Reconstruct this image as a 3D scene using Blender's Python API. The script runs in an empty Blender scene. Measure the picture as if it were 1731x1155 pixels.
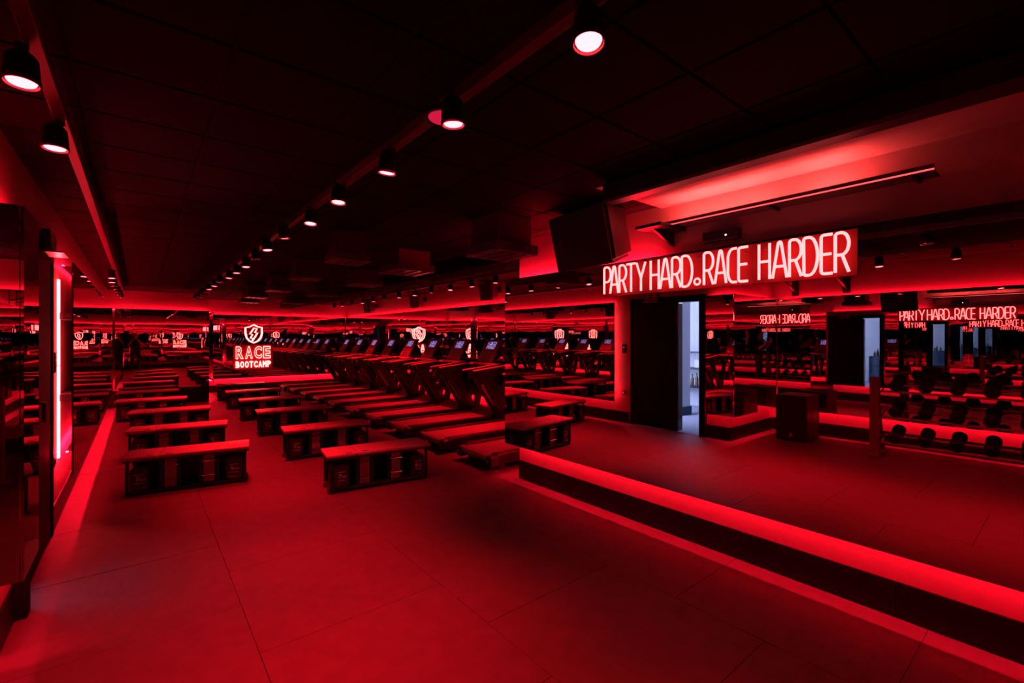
import bpy, bmesh, math, random
from mathutils import Vector, Matrix

random.seed(7)
SC = bpy.context.scene
COL = SC.collection
PI = math.pi

# ------------------------------------------------------------------ camera
CAM_H, FPX = 1.55, 780.0
VPX, HORY = 235.0, 570.0                       # vanishing point of the long walls, horizon (1731 x 1155 frame)
TH = math.atan((865.5 - VPX) / FPX)            # camera is turned this far from the long axis (+Y) towards +X
ST, CT = math.sin(TH), math.cos(TH)
cam = bpy.data.cameras.new('camera')
cam.sensor_fit = 'HORIZONTAL'; cam.sensor_width = 36.0
cam.lens = 36.0 * FPX / 1731.0
cam.shift_y = -(577.5 - HORY) / 1731.0
cam.clip_start = 0.02
cam_o = bpy.data.objects.new('camera', cam); COL.objects.link(cam_o)
cam_o.location = (0, 0, CAM_H); cam_o.rotation_euler = (PI / 2, 0, -TH)
SC.camera = cam_o

# ------------------------------------------------------------------ world and exposure (a windowless room: light comes from its lamps and an added hall panel)
w = bpy.data.worlds.new('world'); SC.world = w; w.use_nodes = True
w.node_tree.nodes['Background'].inputs[0].default_value = (0, 0, 0, 1)
w.node_tree.nodes['Background'].inputs[1].default_value = 0.0
SC.view_settings.view_transform = 'Standard'; SC.view_settings.look = 'None'
SC.view_settings.exposure = 0.0; SC.view_settings.gamma = 1.0
SC.view_settings.use_curve_mapping = False
SC.cycles.max_bounces = 14; SC.cycles.glossy_bounces = 9; SC.cycles.diffuse_bounces = 3
SC.cycles.sample_clamp_indirect = 6.0

LED = (1.0, 0.004, 0.020)        # colour of the red LED strips
LED_POWER = 350.0               # strips washing the plinths and floor edges
LED_TOP_POWER = 90.0            # strips along the upper mirror edges
LAMP_POWER = 26.0               # glow of a spotlight lens
SPOT_WATTS = 215.0              # beam of one track spotlight
NEON_POWER = 9.0

# ------------------------------------------------------------------ pixel -> place helpers (the photograph as 1731 x 1155)
def y_at(px, X):
    t = (px - 865.5) / FPX
    return X * (CT - ST * t) / (ST + CT * t)
def x_at(px, Y):
    t = (px - 865.5) / FPX
    return Y * (ST + CT * t) / (CT - ST * t)

# ------------------------------------------------------------------ materials
MATS = {}
def mat(name, col=(0.5, 0.5, 0.5), rough=0.5, metal=0.0, spec=0.5, noise=0.0, scale=20.0, bump=0.0, emit=None, power=0.0, coat=0.0):
    m = bpy.data.materials.new(name); m.use_nodes = True
    nt = m.node_tree; b = nt.nodes['Principled BSDF']
    b.inputs['Base Color'].default_value = (*col, 1); b.inputs['Roughness'].default_value = rough
    b.inputs['Metallic'].default_value = metal; b.inputs['Specular IOR Level'].default_value = spec
    b.inputs['Coat Weight'].default_value = coat
    if noise or bump:
        tc = nt.nodes.new('ShaderNodeTexCoord'); nz = nt.nodes.new('ShaderNodeTexNoise')
        nz.inputs['Scale'].default_value = scale; nz.inputs['Detail'].default_value = 5
        nt.links.new(tc.outputs['Object'], nz.inputs['Vector'])
        if noise:
            rp = nt.nodes.new('ShaderNodeMapRange')
            rp.inputs['To Min'].default_value = 1 - noise; rp.inputs['To Max'].default_value = 1 + noise
            nt.links.new(nz.outputs['Fac'], rp.inputs['Value'])
            mx = nt.nodes.new('ShaderNodeVectorMath'); mx.operation = 'SCALE'
            mx.inputs[0].default_value = col
            nt.links.new(rp.outputs['Result'], mx.inputs['Scale'])
            nt.links.new(mx.outputs[0], b.inputs['Base Color'])
        if bump:
            bp = nt.nodes.new('ShaderNodeBump'); bp.inputs['Strength'].default_value = bump; bp.inputs['Distance'].default_value = 0.01
            nt.links.new(nz.outputs['Fac'], bp.inputs['Height']); nt.links.new(bp.outputs[0], b.inputs['Normal'])
    if emit:
        b.inputs['Emission Color'].default_value = (*emit, 1); b.inputs['Emission Strength'].default_value = power
    MATS[name] = m
    return m

def mirror_mat():
    m = bpy.data.materials.new('mirror'); m.use_nodes = True
    nt = m.node_tree; b = nt.nodes['Principled BSDF']
    b.inputs['Base Color'].default_value = (0.80, 0.80, 0.80, 1); b.inputs['Metallic'].default_value = 1.0; b.inputs['Roughness'].default_value = 0.0
    MATS['mirror'] = m
mirror_mat()
def wavy_mirror():
    m = bpy.data.materials.new('wavy_mirror'); m.use_nodes = True
    nt = m.node_tree; b = nt.nodes['Principled BSDF']
    b.inputs['Base Color'].default_value = (0.80, 0.80, 0.80, 1); b.inputs['Metallic'].default_value = 1.0; b.inputs['Roughness'].default_value = 0.0
    tc = nt.nodes.new('ShaderNodeTexCoord'); nz = nt.nodes.new('ShaderNodeTexNoise'); bp = nt.nodes.new('ShaderNodeBump')
    nz.inputs['Scale'].default_value = 1.3; nz.inputs['Detail'].default_value = 1.0
    bp.inputs['Strength'].default_value = 0.10; bp.inputs['Distance'].default_value = 0.012
    nt.links.new(tc.outputs['Object'], nz.inputs['Vector']); nt.links.new(nz.outputs['Fac'], bp.inputs['Height'])
    nt.links.new(bp.outputs[0], b.inputs['Normal'])
    MATS['wavy_mirror'] = m
wavy_mirror()

mat('floor_rubber', (0.085, 0.075, 0.075), 0.62, noise=0.35, scale=9.0, bump=0.0)
def rubber_nodes():
    m = MATS['floor_rubber']; nt = m.node_tree; b = nt.nodes['Principled BSDF']
    tc = nt.nodes.new('ShaderNodeTexCoord'); nz = nt.nodes.new('ShaderNodeTexNoise')
    nz.inputs['Scale'].default_value = 260; nz.inputs['Detail'].default_value = 2
    bp = nt.nodes.new('ShaderNodeBump'); bp.inputs['Strength'].default_value = 0.35; bp.inputs['Distance'].default_value = 0.002
    nt.links.new(tc.outputs['Object'], nz.inputs['Vector']); nt.links.new(nz.outputs['Fac'], bp.inputs['Height']); nt.links.new(bp.outputs[0], b.inputs['Normal'])
rubber_nodes()
mat('floor_joint', (0.006, 0.006, 0.006), 0.9)
mat('wall_paint', (0.30, 0.20, 0.20), 0.55, noise=0.06, scale=3)
mat('ceiling_black', (0.0062, 0.0055, 0.0055), 0.85, spec=0.1, noise=0.2, scale=6)
mat('ceiling_gap', (0.004, 0.004, 0.004), 0.9)
mat('pale_board', (0.42, 0.34, 0.34), 0.6, noise=0.12, scale=5)
mat('plinth_black', (0.004, 0.004, 0.005), 0.4, spec=0.3)
mat('door_black', (0.004, 0.004, 0.005), 0.6, spec=0.15)
mat('gloss_black', (0.01, 0.01, 0.012), 0.08, spec=0.8)
mat('black_plastic', (0.012, 0.012, 0.013), 0.38)
mat('black_metal', (0.02, 0.02, 0.022), 0.32, metal=0.6)
mat('dark_grille', (0.010, 0.010, 0.011), 0.7, noise=0.4, scale=90, bump=0.3)
mat('bench_pad', (0.40, 0.32, 0.30), 0.42, noise=0.12, scale=60)
mat('pad_edge', (0.05, 0.045, 0.045), 0.4)
mat('strap_grey', (0.30, 0.22, 0.22), 0.5)
mat('chrome', (0.75, 0.75, 0.78), 0.16, metal=1.0)
mat('rubber_black', (0.014, 0.014, 0.014), 0.42)
mat('marking', (0.85, 0.75, 0.75), 0.5)
mat('belt_grey', (0.22, 0.17, 0.165), 0.46, noise=0.18, scale=45)
mat('rail_light', (0.55, 0.38, 0.34), 0.34)
mat('console_face', (0.20, 0.09, 0.10), 0.3)
mat('aluminium', (0.42, 0.40, 0.41), 0.3, metal=0.8)
mat('vent_grey', (0.055, 0.045, 0.045), 0.55, spec=0.3, noise=0.1, scale=6)
mat('rack_red', (0.22, 0.10, 0.10), 0.45)
mat('neon_aura', (0.15, 0.009, 0.012), 0.6, spec=0.2)  # red put in for the glow around the neon tubes
mat('rail_dark', (0.07, 0.06, 0.06), 0.45)
mat('logo_hot', (0.6, 0.2, 0.2), 0.4, emit=(1.0, 0.080, 0.070), power=13.0)
mat('profile_glow', (0.5, 0.3, 0.3), 0.5, emit=(1.0, 0.08, 0.09), power=1.8)
mat('led_red', (0.3, 0, 0), 0.5, emit=LED, power=LED_POWER)
mat('led_top', (0.3, 0, 0), 0.5, emit=LED, power=LED_TOP_POWER)
mat('led_hot', (0.3, 0, 0), 0.5, emit=(1.0, 0.030, 0.040), power=110.0)
mat('led_cove', (0.3, 0, 0), 0.5, emit=(1.0, 0.062, 0.055), power=300.0)
mat('led_top_bright', (0.3, 0, 0), 0.5, emit=LED, power=LED_TOP_POWER * 3.2)
mat('neon_hot', (0.6, 0.2, 0.2), 0.4, emit=(1.0, 0.075, 0.075), power=NEON_POWER)
mat('lamp_lens', (0.8, 0.4, 0.4), 0.3, emit=(1.0, 0.035, 0.045), power=LAMP_POWER)
mat('lamp_spark', (0.8, 0.8, 0.8), 0.3, emit=(1.0, 0.75, 0.95), power=14.0)
mat('display_glow', (0.3, 0.2, 0.25), 0.3, emit=(1.0, 0.5, 0.7), power=1.5)
mat('disc_pink', (0.65, 0.05, 0.10), 0.5, emit=(1.0, 0.02, 0.10), power=0.5)  # pink shine given to the rail disc by its own faint emission
mat('exit_face', (0.25, 0.12, 0.12), 0.5)
mat('daylight_wall', (0.78, 0.80, 0.86), 0.7, noise=0.04, scale=3)
mat('daylight_floor', (0.45, 0.46, 0.55), 0.8, noise=0.15, scale=40)
mat('navy', (0.02, 0.035, 0.07), 0.5)
mat('hall_fill', (1, 1, 1), 0.5, emit=(0.50, 0.59, 1.0), power=20.0)  # added fill glow in place of daylight in the hall
mat('glass_brown', (0.12, 0.07, 0.04), 0.1)
mat('white_card', (0.8, 0.8, 0.8), 0.5)
mat('skin', (0.55, 0.36, 0.28), 0.5)
mat('cloth_dark', (0.02, 0.02, 0.024), 0.85, noise=0.2, scale=40)
mat('hair', (0.02, 0.014, 0.01), 0.6)
def screen_mat():
    m = bpy.data.materials.new('screen'); m.use_nodes = True
    nt = m.node_tree; b = nt.nodes['Principled BSDF']; b.inputs['Base Color'].default_value = (0.01, 0.01, 0.02, 1); b.inputs['Roughness'].default_value = 0.2
    tc = nt.nodes.new('ShaderNodeTexCoord'); br = nt.nodes.new('ShaderNodeTexBrick'); nz = nt.nodes.new('ShaderNodeTexNoise'); mx = nt.nodes.new('ShaderNodeMix'); mx.data_type = 'RGBA'
    nz.inputs['Scale'].default_value = 22; nz.inputs['Detail'].default_value = 2
    rp = nt.nodes.new('ShaderNodeValToRGB'); rp.color_ramp.elements[0].position = 0.42; rp.color_ramp.elements[1].position = 0.62
    rp.color_ramp.elements[0].color = (0.07, 0.01, 0.22, 1); rp.color_ramp.elements[1].color = (0.62, 0.45, 0.95, 1)
    nt.links.new(tc.outputs['Object'], nz.inputs['Vector']); nt.links.new(nz.outputs['Fac'], rp.inputs['Fac'])
    nt.links.new(rp.outputs[0], b.inputs['Emission Color']); b.inputs['Emission Strength'].default_value = 0.75
    for n in (br, mx): nt.nodes.remove(n)
    MATS['screen'] = m
screen_mat()

# ------------------------------------------------------------------ mesh helpers
def finish(bm, name, material, parent=None, smooth=False, loc=None):
    me = bpy.data.meshes.new(name); bm.normal_update(); bm.to_mesh(me); bm.free()
    me.materials.append(MATS[material])
    if smooth:
        for p in me.polygons: p.use_smooth = True
        me.set_sharp_from_angle(angle=math.radians(40))
    o = bpy.data.objects.new(name, me); COL.objects.link(o)
    if parent: o.parent = parent
    if loc: o.location = loc
    return o
def link_mesh(name, me, parent=None, loc=(0, 0, 0), rz=0.0):
    o = bpy.data.objects.new(name, me); COL.objects.link(o); o.parent = parent; o.location = loc; o.rotation_euler = (0, 0, rz)
    return o
def box(bm, x0, x1, y0, y1, z0, z1, bevel=0.0, M=None, seg=2):
    r = bmesh.ops.create_cube(bm, size=1.0)
    vs = r['verts']
    bmesh.ops.scale(bm, vec=(x1 - x0, y1 - y0, z1 - z0), verts=vs)
    bmesh.ops.translate(bm, vec=((x0 + x1) / 2, (y0 + y1) / 2, (z0 + z1) / 2), verts=vs)
    if bevel > 0:
        es = list({e for v in vs for e in v.link_edges})
        rr = bmesh.ops.bevel(bm, geom=es, offset=bevel, segments=seg, affect='EDGES', profile=0.5)
        vs = list({v for f in rr['faces'] for v in f.verts} | {v for v in vs if v.is_valid})
    if M is not None: bmesh.ops.transform(bm, matrix=M, verts=vs)
    return vs
def bx(name, ext, material, parent=None, bevel=0.0, smooth=False):
    bm = bmesh.new(); box(bm, *ext, bevel=bevel); return finish(bm, name, material, parent, smooth)
def tube(bm, pts, r, n=8, closed=False, cap=True):
    pts = [Vector(p) for p in pts]; N = len(pts); rings = []
    prev = None
    for i, p in enumerate(pts):
        a = pts[(i - 1) % N] if (closed or i > 0) else p
        b = pts[(i + 1) % N] if (closed or i < N - 1) else p
        t = (b - a).normalized()
        if prev is None:
            up = Vector((0, 0, 1)) if abs(t.z) < 0.9 else Vector((1, 0, 0))
            nrm = t.cross(up).normalized()
        else:
            nrm = (prev - t * prev.dot(t)).normalized()
        prev = nrm; bn = t.cross(nrm)
        rr = r[i] if isinstance(r, (list, tuple)) else r
        rings.append([bm.verts.new(p + (nrm * math.cos(2 * PI * k / n) + bn * math.sin(2 * PI * k / n)) * rr) for k in range(n)])
    M = N if closed else N - 1
    for i in range(M):
        A, B = rings[i], rings[(i + 1) % N]
        for k in range(n):
            bm.faces.new((A[k], A[(k + 1) % n], B[(k + 1) % n], B[k]))
    if cap and not closed:
        bm.faces.new(rings[0][::-1]); bm.faces.new(rings[-1])
def prism(bm, outline, y0, y1):
    """outline of (x, z) pairs extruded along y"""
    A = [bm.verts.new((x, y0, z)) for x, z in outline]; B = [bm.verts.new((x, y1, z)) for x, z in outline]
    n = len(A)
    bm.faces.new(A); bm.faces.new(B[::-1])
    for i in range(n): bm.faces.new((A[i], B[i], B[(i + 1) % n], A[(i + 1) % n]))
    bmesh.ops.recalc_face_normals(bm, faces=bm.faces)
def lathe(bm, prof, n=20, M=None):
    rings = []
    for r, z in prof:
        rings.append([bm.verts.new((r * math.cos(2 * PI * k / n), r * math.sin(2 * PI * k / n), z)) for k in range(n)] if r > 1e-6 else [bm.verts.new((0, 0, z))])
    for A, B in zip(rings, rings[1:]):
        for k in range(n):
            k2 = (k + 1) % n
            if len(A) == 1 and len(B) == 1: continue
            if len(A) == 1: bm.faces.new((A[0], B[k], B[k2]))
            elif len(B) == 1: bm.faces.new((A[k], A[k2], B[0]))
            else: bm.faces.new((A[k], A[k2], B[k2], B[k]))
    bmesh.ops.recalc_face_normals(bm, faces=bm.faces)
    if M is not None: bmesh.ops.transform(bm, matrix=M, verts=bm.verts)
def bar_between(bm, p, q, wy, t, bevel=0.006):
    """a flat bar from p to q in the x-z plane, wy wide along y, t thick"""
    p, q = Vector(p), Vector(q); L = (q - p).length
    ang = math.atan2(q.z - p.z, q.x - p.x)
    M = Matrix.Translation((p + q) / 2) @ Matrix.Rotation(-ang, 4, 'Y')
    box(bm, -L / 2, L / 2, -wy / 2, wy / 2, -t / 2, t / 2, bevel, M)
def text_mesh(s, size, outline=0.0, extrude=0.0, spacing=1.0, shear=0.0, offset=0.0):
    c = bpy.data.curves.new('letters', 'FONT'); c.body = s; c.size = size; c.align_x = 'CENTER'; c.align_y = 'CENTER'
    c.space_character = spacing; c.shear = shear; c.resolution_u = 3; c.offset = offset
    if outline: c.fill_mode = 'NONE'; c.bevel_depth = outline; c.bevel_resolution = 1
    else: c.extrude = extrude
    o = bpy.data.objects.new('letters', c); COL.objects.link(o)
    dg = bpy.context.evaluated_depsgraph_get()
    me = bpy.data.meshes.new_from_object(o.evaluated_get(dg))
    bpy.data.objects.remove(o); bpy.data.curves.remove(c)
    return me
def tag(o, label, cat, group=None, kind=None):
    o['label'] = label; o['category'] = cat
    if group: o['group'] = group
    if kind: o['kind'] = kind
    return o
def thing(name, label, cat, loc=(0, 0, 0), rz=0.0, group=None):
    o = bpy.data.objects.new(name, None); COL.objects.link(o); o.empty_display_size = 0.1
    o.location = loc; o.rotation_euler = (0, 0, rz)
    return tag(o, label, cat, group)
def struct(o, label, cat=None):
    o['kind'] = 'structure'; o['label'] = label
    if cat: o['category'] = cat
    return o
def copy_tree(o, parent=None):
    c = o.copy(); COL.objects.link(c); c.parent = parent
    for ch in o.children: copy_tree(ch, c)
    return c
ORD = ['first', 'second', 'third', 'fourth', 'fifth', 'sixth', 'seventh', 'eighth', 'ninth', 'tenth', 'eleventh', 'twelfth', 'thirteenth', 'fourteenth', 'fifteenth', 'sixteenth', 'seventeenth', 'eighteenth', 'nineteenth', 'twentieth', 'twenty-first', 'twenty-second']

# ------------------------------------------------------------------ sizes of the place (metres)
ZC = 2.60                      # ceiling
XR, XRM = 3.26, 3.15           # wall / mirror face beside the neon lettering
XL, XLM = -0.54, -0.43         # door wall / its mirrors
XA, XAM = -2.04, -1.93         # back of the alcove with the dumbbell rack
XT, XTM = 5.35, 5.24           # wall in front of the treadmills
YF, YFM = 15.25, 15.14         # end wall with the logo
YG, YGM = 13.40, 13.28         # end wall, forward part
XG = 1.32
YC = 3.90                      # where the neon wall ends and the treadmill bay opens
YB = -2.6                      # wall behind the camera
YAL = 3.30                     # alcove side
MZ0, MZ1 = 0.38, 2.18          # mirror bottom / top
PLZ = 0.20                     # black plinth height

# ------------------------------------------------------------------ floor: rubber tiles, about one metre, set in staggered columns
def build_floor():
    root = struct(bx('floor', (XA - 0.1, XT + 0.1, YB - 0.1, YF + 0.1, -0.06, -0.006), 'floor_joint'), 'dark speckled rubber tile floor', None)
    me = None; k = 0
    P = 1.01; n = 0
    for c in range(-3, 6):
        x0 = 0.46 + (c) * P
        off = 0.5 if (c % 2 == 0) else 0.0
        xa, xb = max(x0, XA), min(x0 + P, XT)
        if xb - xa < 0.03: continue
        for r in range(-4, 17):
            y0 = r * P + off * P + 0.01
            ya, yb = max(y0, YB), min(y0 + P, YF)
            if yb - ya < 0.03: continue
            if xb <= XL and ya > YAL + 0.2: continue
            if xa >= XR and yb < YC: continue
            bm = bmesh.new(); g = 0.0012
            box(bm, -(xb - xa) / 2 + g, (xb - xa) / 2 - g, -(yb - ya) / 2 + g, (yb - ya) / 2 - g, -0.02, 0.0 - random.choice((0, 0.0004, 0.0008)), 0.001, seg=1)
            o = finish(bm, 'rubber_tile', 'floor_rubber', root, loc=((xa + xb) / 2, (ya + yb) / 2, 0)); n += 1
build_floor()

# ------------------------------------------------------------------ ceiling: black slab with square tiles over the workout floor
def build_ceiling():
    root = struct(bx('ceiling', (XA - 0.1, XT + 0.1, YB - 0.1, YF + 0.1, ZC, ZC + 0.08), 'ceiling_gap'), 'black tiled ceiling over the workout floor')
    P = 0.47
    bm = bmesh.new(); g = 0.006
    box(bm, -P / 2 + g, P / 2 - g, -P / 2 + g, P / 2 - g, -0.012, 0.0, 0.004, seg=1)
    me = None; rest = bmesh.new()
    cells = []
    for i in range(-5, 8):
        for j in range(-6, 34):
            x = -0.2 + P * (i + 0.5); y = 0.03 + P * (j + 0.5)
            if x + P / 2 > XR or x - P / 2 < XA or y + P / 2 > YF: continue
            if x < XL and y > YAL: continue
            cells.append((math.hypot(x, y - 1.5) + (100 if y < -0.2 else 0), x, y))
    cells.sort()
    for q, (dd, x, y) in enumerate(cells):
        if q < 250:
            if me is None:
                o = finish(bm, 'ceiling_tile', 'ceiling_black', root, loc=(x, y, ZC)); me = o.data
            else: link_mesh('ceiling_tile', me, root, (x, y, ZC))
        else:
            box(rest, x - P / 2 + g, x + P / 2 - g, y - P / 2 + g, y + P / 2 - g, ZC - 0.012, ZC)
    for i in range(0, 4):
        for j in range(0, 24):
            y = YC + 0.3 + 0.47 * j; x = XR + 0.1 + 0.5 * i
            box(rest, x + g, x + 0.5 - g, y - P / 2 + g, y + P / 2 - g, ZC - 0.012, ZC)
    o = finish(rest, 'distant_ceiling_tiles', 'ceiling_black', root); o['kind'] = 'stuff'
build_ceiling()

# ------------------------------------------------------------------ walls
T = 0.12
struct(bx('wall_right', (XR, XR + T, YB, YC, 0, ZC), 'wall_paint'), 'red-lit wall behind the neon lettering')
struct(bx('wall_return', (XR + T, XT, YC - T, YC, 0, ZC), 'wall_paint'), 'short wall closing the treadmill bay')
struct(bx('wall_treadmill_side', (XT, XT + T, YC - T, YF, 0, ZC), 'wall_paint'), 'red-lit wall in front of the treadmills')
struct(bx('wall_far', (XG, XT, YF, YF + T, 0, ZC), 'wall_paint'), 'red-lit end wall behind the logo sign')
struct(bx('wall_far_side', (XG - T, XG, YG + 0.12, YF, 0, ZC), 'wall_paint'), 'short side wall beside the logo sign')
struct(bx('wall_far_front', (XL, XG, YG, YG + T, 0, ZC), 'wall_paint'), 'red-lit end wall beyond the bench rows')
bm = bmesh.new()
box(bm, XL - T, XL, 5.08, YG, 0, ZC)                         # from the black door to the end wall
box(bm, XL - T, XL, 3.74, 5.08, 2.16, ZC)                    # above the door
box(bm, XL - T, XL, YAL, 3.74, 0, ZC)                        # pier between alcove and door
struct(finish(bm, 'wall_left', 'wall_paint'), 'red-lit wall with the black door')
struct(bx('wall_alcove_side', (XA, XL - T, YAL, YAL + T, 0, ZC), 'wall_paint'), 'side wall of the dumbbell alcove')
struct(bx('wall_alcove', (XA - T, XA, YB, YAL + T, 0, ZC), 'wall_paint'), 'wall behind the dumbbell rack')
struct(bx('wall_back', (XA - T, XR + T, YB - T, YB, 0, ZC), 'wall_paint'), 'wall at the end opposite the logo sign')

# black plinths along the walls
def plinth(name, ext, label):
    o = struct(bx(name, ext, 'plinth_black', bevel=0.004), label); return o
PT = 0.012
def plinth_run(name, axis, at, a0, a1, side, label, joint=1.22):
    """boards of a plinth laid along a wall, with hair joints"""
    root = bpy.data.objects.new(name, None); COL.objects.link(root); struct(root, label)
    n = max(1, round((a1 - a0) / joint)); L = (a1 - a0) / n
    for i in range(n):
        p, q = a0 + i * L + 0.001, a0 + (i + 1) * L - 0.001
        lo, hi = (at, at + PT * side) if side > 0 else (at + PT * side, at)
        ext = (lo, hi, p, q, 0.0, PLZ) if axis == 'y' else (p, q, lo, hi, 0.0, PLZ)
        bx('plinth_board', ext, 'plinth_black', root, 0.003)
plinth_run('baseboard_right', 'y', XR, YB, YC, -1, 'black plinth under the neon-lettered mirror', 1.65)
plinth_run('baseboard_treadmill_side', 'y', XT, YC, YF, -1, 'black plinth in front of the treadmills')
plinth_run('baseboard_far', 'x', YF, XG, XT, -1, 'black plinth under the logo sign')
plinth_run('baseboard_left', 'y', XL, 5.12, YG, 1, 'black plinth under the long bench-side mirror')
plinth_run('baseboard_pier', 'y', XL, YAL, 3.72, 1, 'black plinth of the mirrored pier by the door', 0.5)
plinth_run('baseboard_alcove_side', 'x', YAL, XA, XL + PT, -1, 'black plinth beside the subwoofer', 0.8)
plinth_run('baseboard_alcove', 'y', XA, YB, YAL, 1, 'black plinth behind the dumbbell rack')
plinth_run('baseboard_back', 'x', YB, XA, XR, 1, 'black plinth opposite the logo sign')
struct(bx('trim_1', (XL, XG, YG - 0.10, YG, 0, 0.36), 'plinth_black', bevel=0.01), 'tall black base under the bench-end mirror')

# ------------------------------------------------------------------ mirrors, each panel a thing, standing proud of its wall
MT = 0.012
BATTENS = bpy.data.objects.new('trim_4', None); COL.objects.link(BATTENS); struct(BATTENS, 'dark battens on the walls behind the mirrors')
def mirror_panel(ext, label, wavy=False, group=None):
    o = bx('mirror_panel', ext, 'wavy_mirror' if wavy else 'mirror')
    x0, x1, y0, y1, z0, z1 = ext
    for z in (1.0, 1.7):                                  # timber battens that hold the panel off the wall
        if x1 - x0 < y1 - y0:
            nx = (x1, x1 + 0.11 - MT) if x0 in (XRM, XTM) else (x0 - 0.11 + MT, x0)
            bx('mounting_batten', (*nx, y0 + 0.12, y1 - 0.12, z, z + 0.06), 'black_plastic', BATTENS)
        else:
            d = {YFM: YF - YFM, YGM: YG - YGM}.get(y0)
            ny = (y1, y0 + d) if d else (YC, y0) if abs(y1 - YC - 0.11) < 1e-6 else ((y1, y1 + 0.11 - MT) if y0 > 0 else (y0 - 0.1 + MT, y0))
            bx('mounting_batten', (x0 + 0.12, x1 - 0.12, *ny, z, z + 0.06), 'black_plastic', BATTENS)
    return tag(o, label, 'mirror', group)
seams = [4.02, y_at(1044, XRM), y_at(1386, XRM), y_at(1386, XRM) - 1.45, YB + 0.02]
for i in range(4):
    a, b = seams[i + 1], seams[i]
    mirror_panel((XRM, XRM + MT, a + 0.0002, b - 0.0002, MZ0, MZ1), 'tall wall mirror panel under the neon lettering, %s from the treadmill bay' % ORD[i])
yy = [3.95 + i * (YF - 0.15 - 3.95) / 8 for i in range(9)]
for i in range(8):
    mirror_panel((XTM, XTM + MT, yy[i] + 0.0002, yy[i + 1] - 0.0002, MZ0, MZ1), 'wall mirror panel in front of the treadmills, %s from the neon wall' % ORD[i], True)
xx = [XR + 0.06, 4.25, XTM - 0.02]
for i in range(2):
    mirror_panel((xx[i] + 0.0002, xx[i + 1] - 0.0002, YC + 0.11 - MT, YC + 0.11, MZ0, MZ1), 'mirror panel on the short wall closing the treadmill bay, %s from the neon wall' % ORD[i], True)
mirror_panel((XG + 0.11 - MT, XG + 0.11, YG + 0.10, YFM - 0.01, MZ0, MZ1), 'narrow mirror panel on the short side wall beside the logo sign', True)
xx = [XG + 0.112, 2.0, 3.55, XTM]
for i in range(3):
    mirror_panel((xx[i] + 0.0002, xx[i + 1] - 0.0002, YFM, YFM + MT, MZ0, MZ1), 'end wall mirror panel behind the logo sign, %s from the bench side' % ORD[i], True)
xx = [XLM + 0.02, 0.42, XG]
for i in range(2):
    mirror_panel((xx[i] + 0.0002, xx[i + 1] - 0.0002, YGM, YGM + MT, 0.37, MZ1), 'end wall mirror panel beyond the bench row, %s from the door wall' % ORD[i], True)
yy = [5.36, 7.3, 9.3, 11.3, 13.26]
for i in range(4):
    mirror_panel((XLM - MT, XLM, yy[i] + 0.0002, yy[i + 1] - 0.0002, MZ0, MZ1), 'long wall mirror panel beside the benches, %s from the black door' % ORD[i], i > 1)
mirror_panel((XLM - MT, XLM, YAL - 0.1, 3.62, MZ0, MZ1), 'narrow mirror panel on the pier beside the black door')
xx = [XAM + 0.01, -1.2, XLM - MT - 0.002]
for i in range(2):
    mirror_panel((xx[i] + 0.0002, xx[i + 1], YAL - 0.11, YAL - 0.11 + MT, MZ0, MZ1), 'mirror panel on the alcove side behind the subwoofer, %s from the corner' % ORD[i])
yy = [YB + 0.02, -1.2, 0.1, 1.35, 2.25, YAL - 0.12]
for i in range(5):
    mirror_panel((XAM - MT, XAM, yy[i] + 0.0002, yy[i + 1] - 0.0002, MZ0, MZ1), 'mirror panel behind the dumbbell rack, %s from the subwoofer corner' % ORD[4 - i])
xx = [XAM + 0.02, -0.6, 0.65, 1.9, XRM - 0.02]
for i in range(4):
    mirror_panel((xx[i] + 0.0002, xx[i + 1] - 0.0002, YB + 0.1 - MT, YB + 0.1, MZ0, MZ1), 'wall mirror panel opposite the logo sign, %s from the rack side' % ORD[i], True)

# ------------------------------------------------------------------ LED strips hidden behind the mirror edges
def led(ext, label, m='led_red', axis=None, back=0.0):
    """strip plus the aluminium channel that carries it; back = where the mirror's rear face is along axis"""
    r = tag(bx('led_strip', ext, m), label, 'led strip')
    x0, x1, y0, y1, z0, z1 = ext
    zz = (z1, z1 + 0.004) if z0 < 1.5 else (z0 - 0.004, z0)
    if axis == 'x': bx('channel', (min(x0, back), max(x1, back), y0, y1, *zz), 'black_metal', r)
    if axis == 'y': bx('channel', (x0, x1, min(y0, back), max(y1, back), *zz), 'black_metal', r)
    return r
s = 0.006
XO, XH = 0.040, 0.066                                     # distance of lower / upper strips behind the mirror face
ZLO, ZHI = 0.57, 2.150
def led_pair(axis, face, sign, a0, a1, where, lo=True, hi=True, a0h=None, zlo=ZLO):
    for low in (True, False):
        if (low and not lo) or (not low and not hi): continue
        o_ = XO if low else XH; z = zlo if low else ZHI
        p, q = sorted((face + sign * o_, face + sign * (o_ + 2 * s)))
        b0 = a0 if low or a0h is None else a0h
        ext = (p, q, b0, a1, z, z + 2 * s) if axis == 'x' else (b0, a1, p, q, z, z + 2 * s)
        led(ext, 'red LED strip behind the %s edge of the %s' % ('lower' if low else 'upper', where), 'led_red' if low else ('led_top_bright' if a0h else 'led_top'), axis, face + sign * (MT - 0.001))
led_pair('x', XRM, 1, YB + 0.1, 3.92, 'neon-lettered mirror', a0h=2.15)
led_pair('x', XTM, 1, YC + 0.1, YF - 0.2, 'mirror in front of the treadmills', zlo=0.47)
led_pair('y', YC + 0.11, -1, XR + 0.1, XTM - 0.1, 'mirror closing the treadmill bay', zlo=0.47)
led_pair('x', XG + 0.11, -1, YG + 0.15, YFM - 0.05, 'side mirror beside the logo sign', zlo=0.47)
led_pair('y', YFM, 1, XG + 0.15, XTM, 'logo mirror', zlo=0.47)
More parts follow.
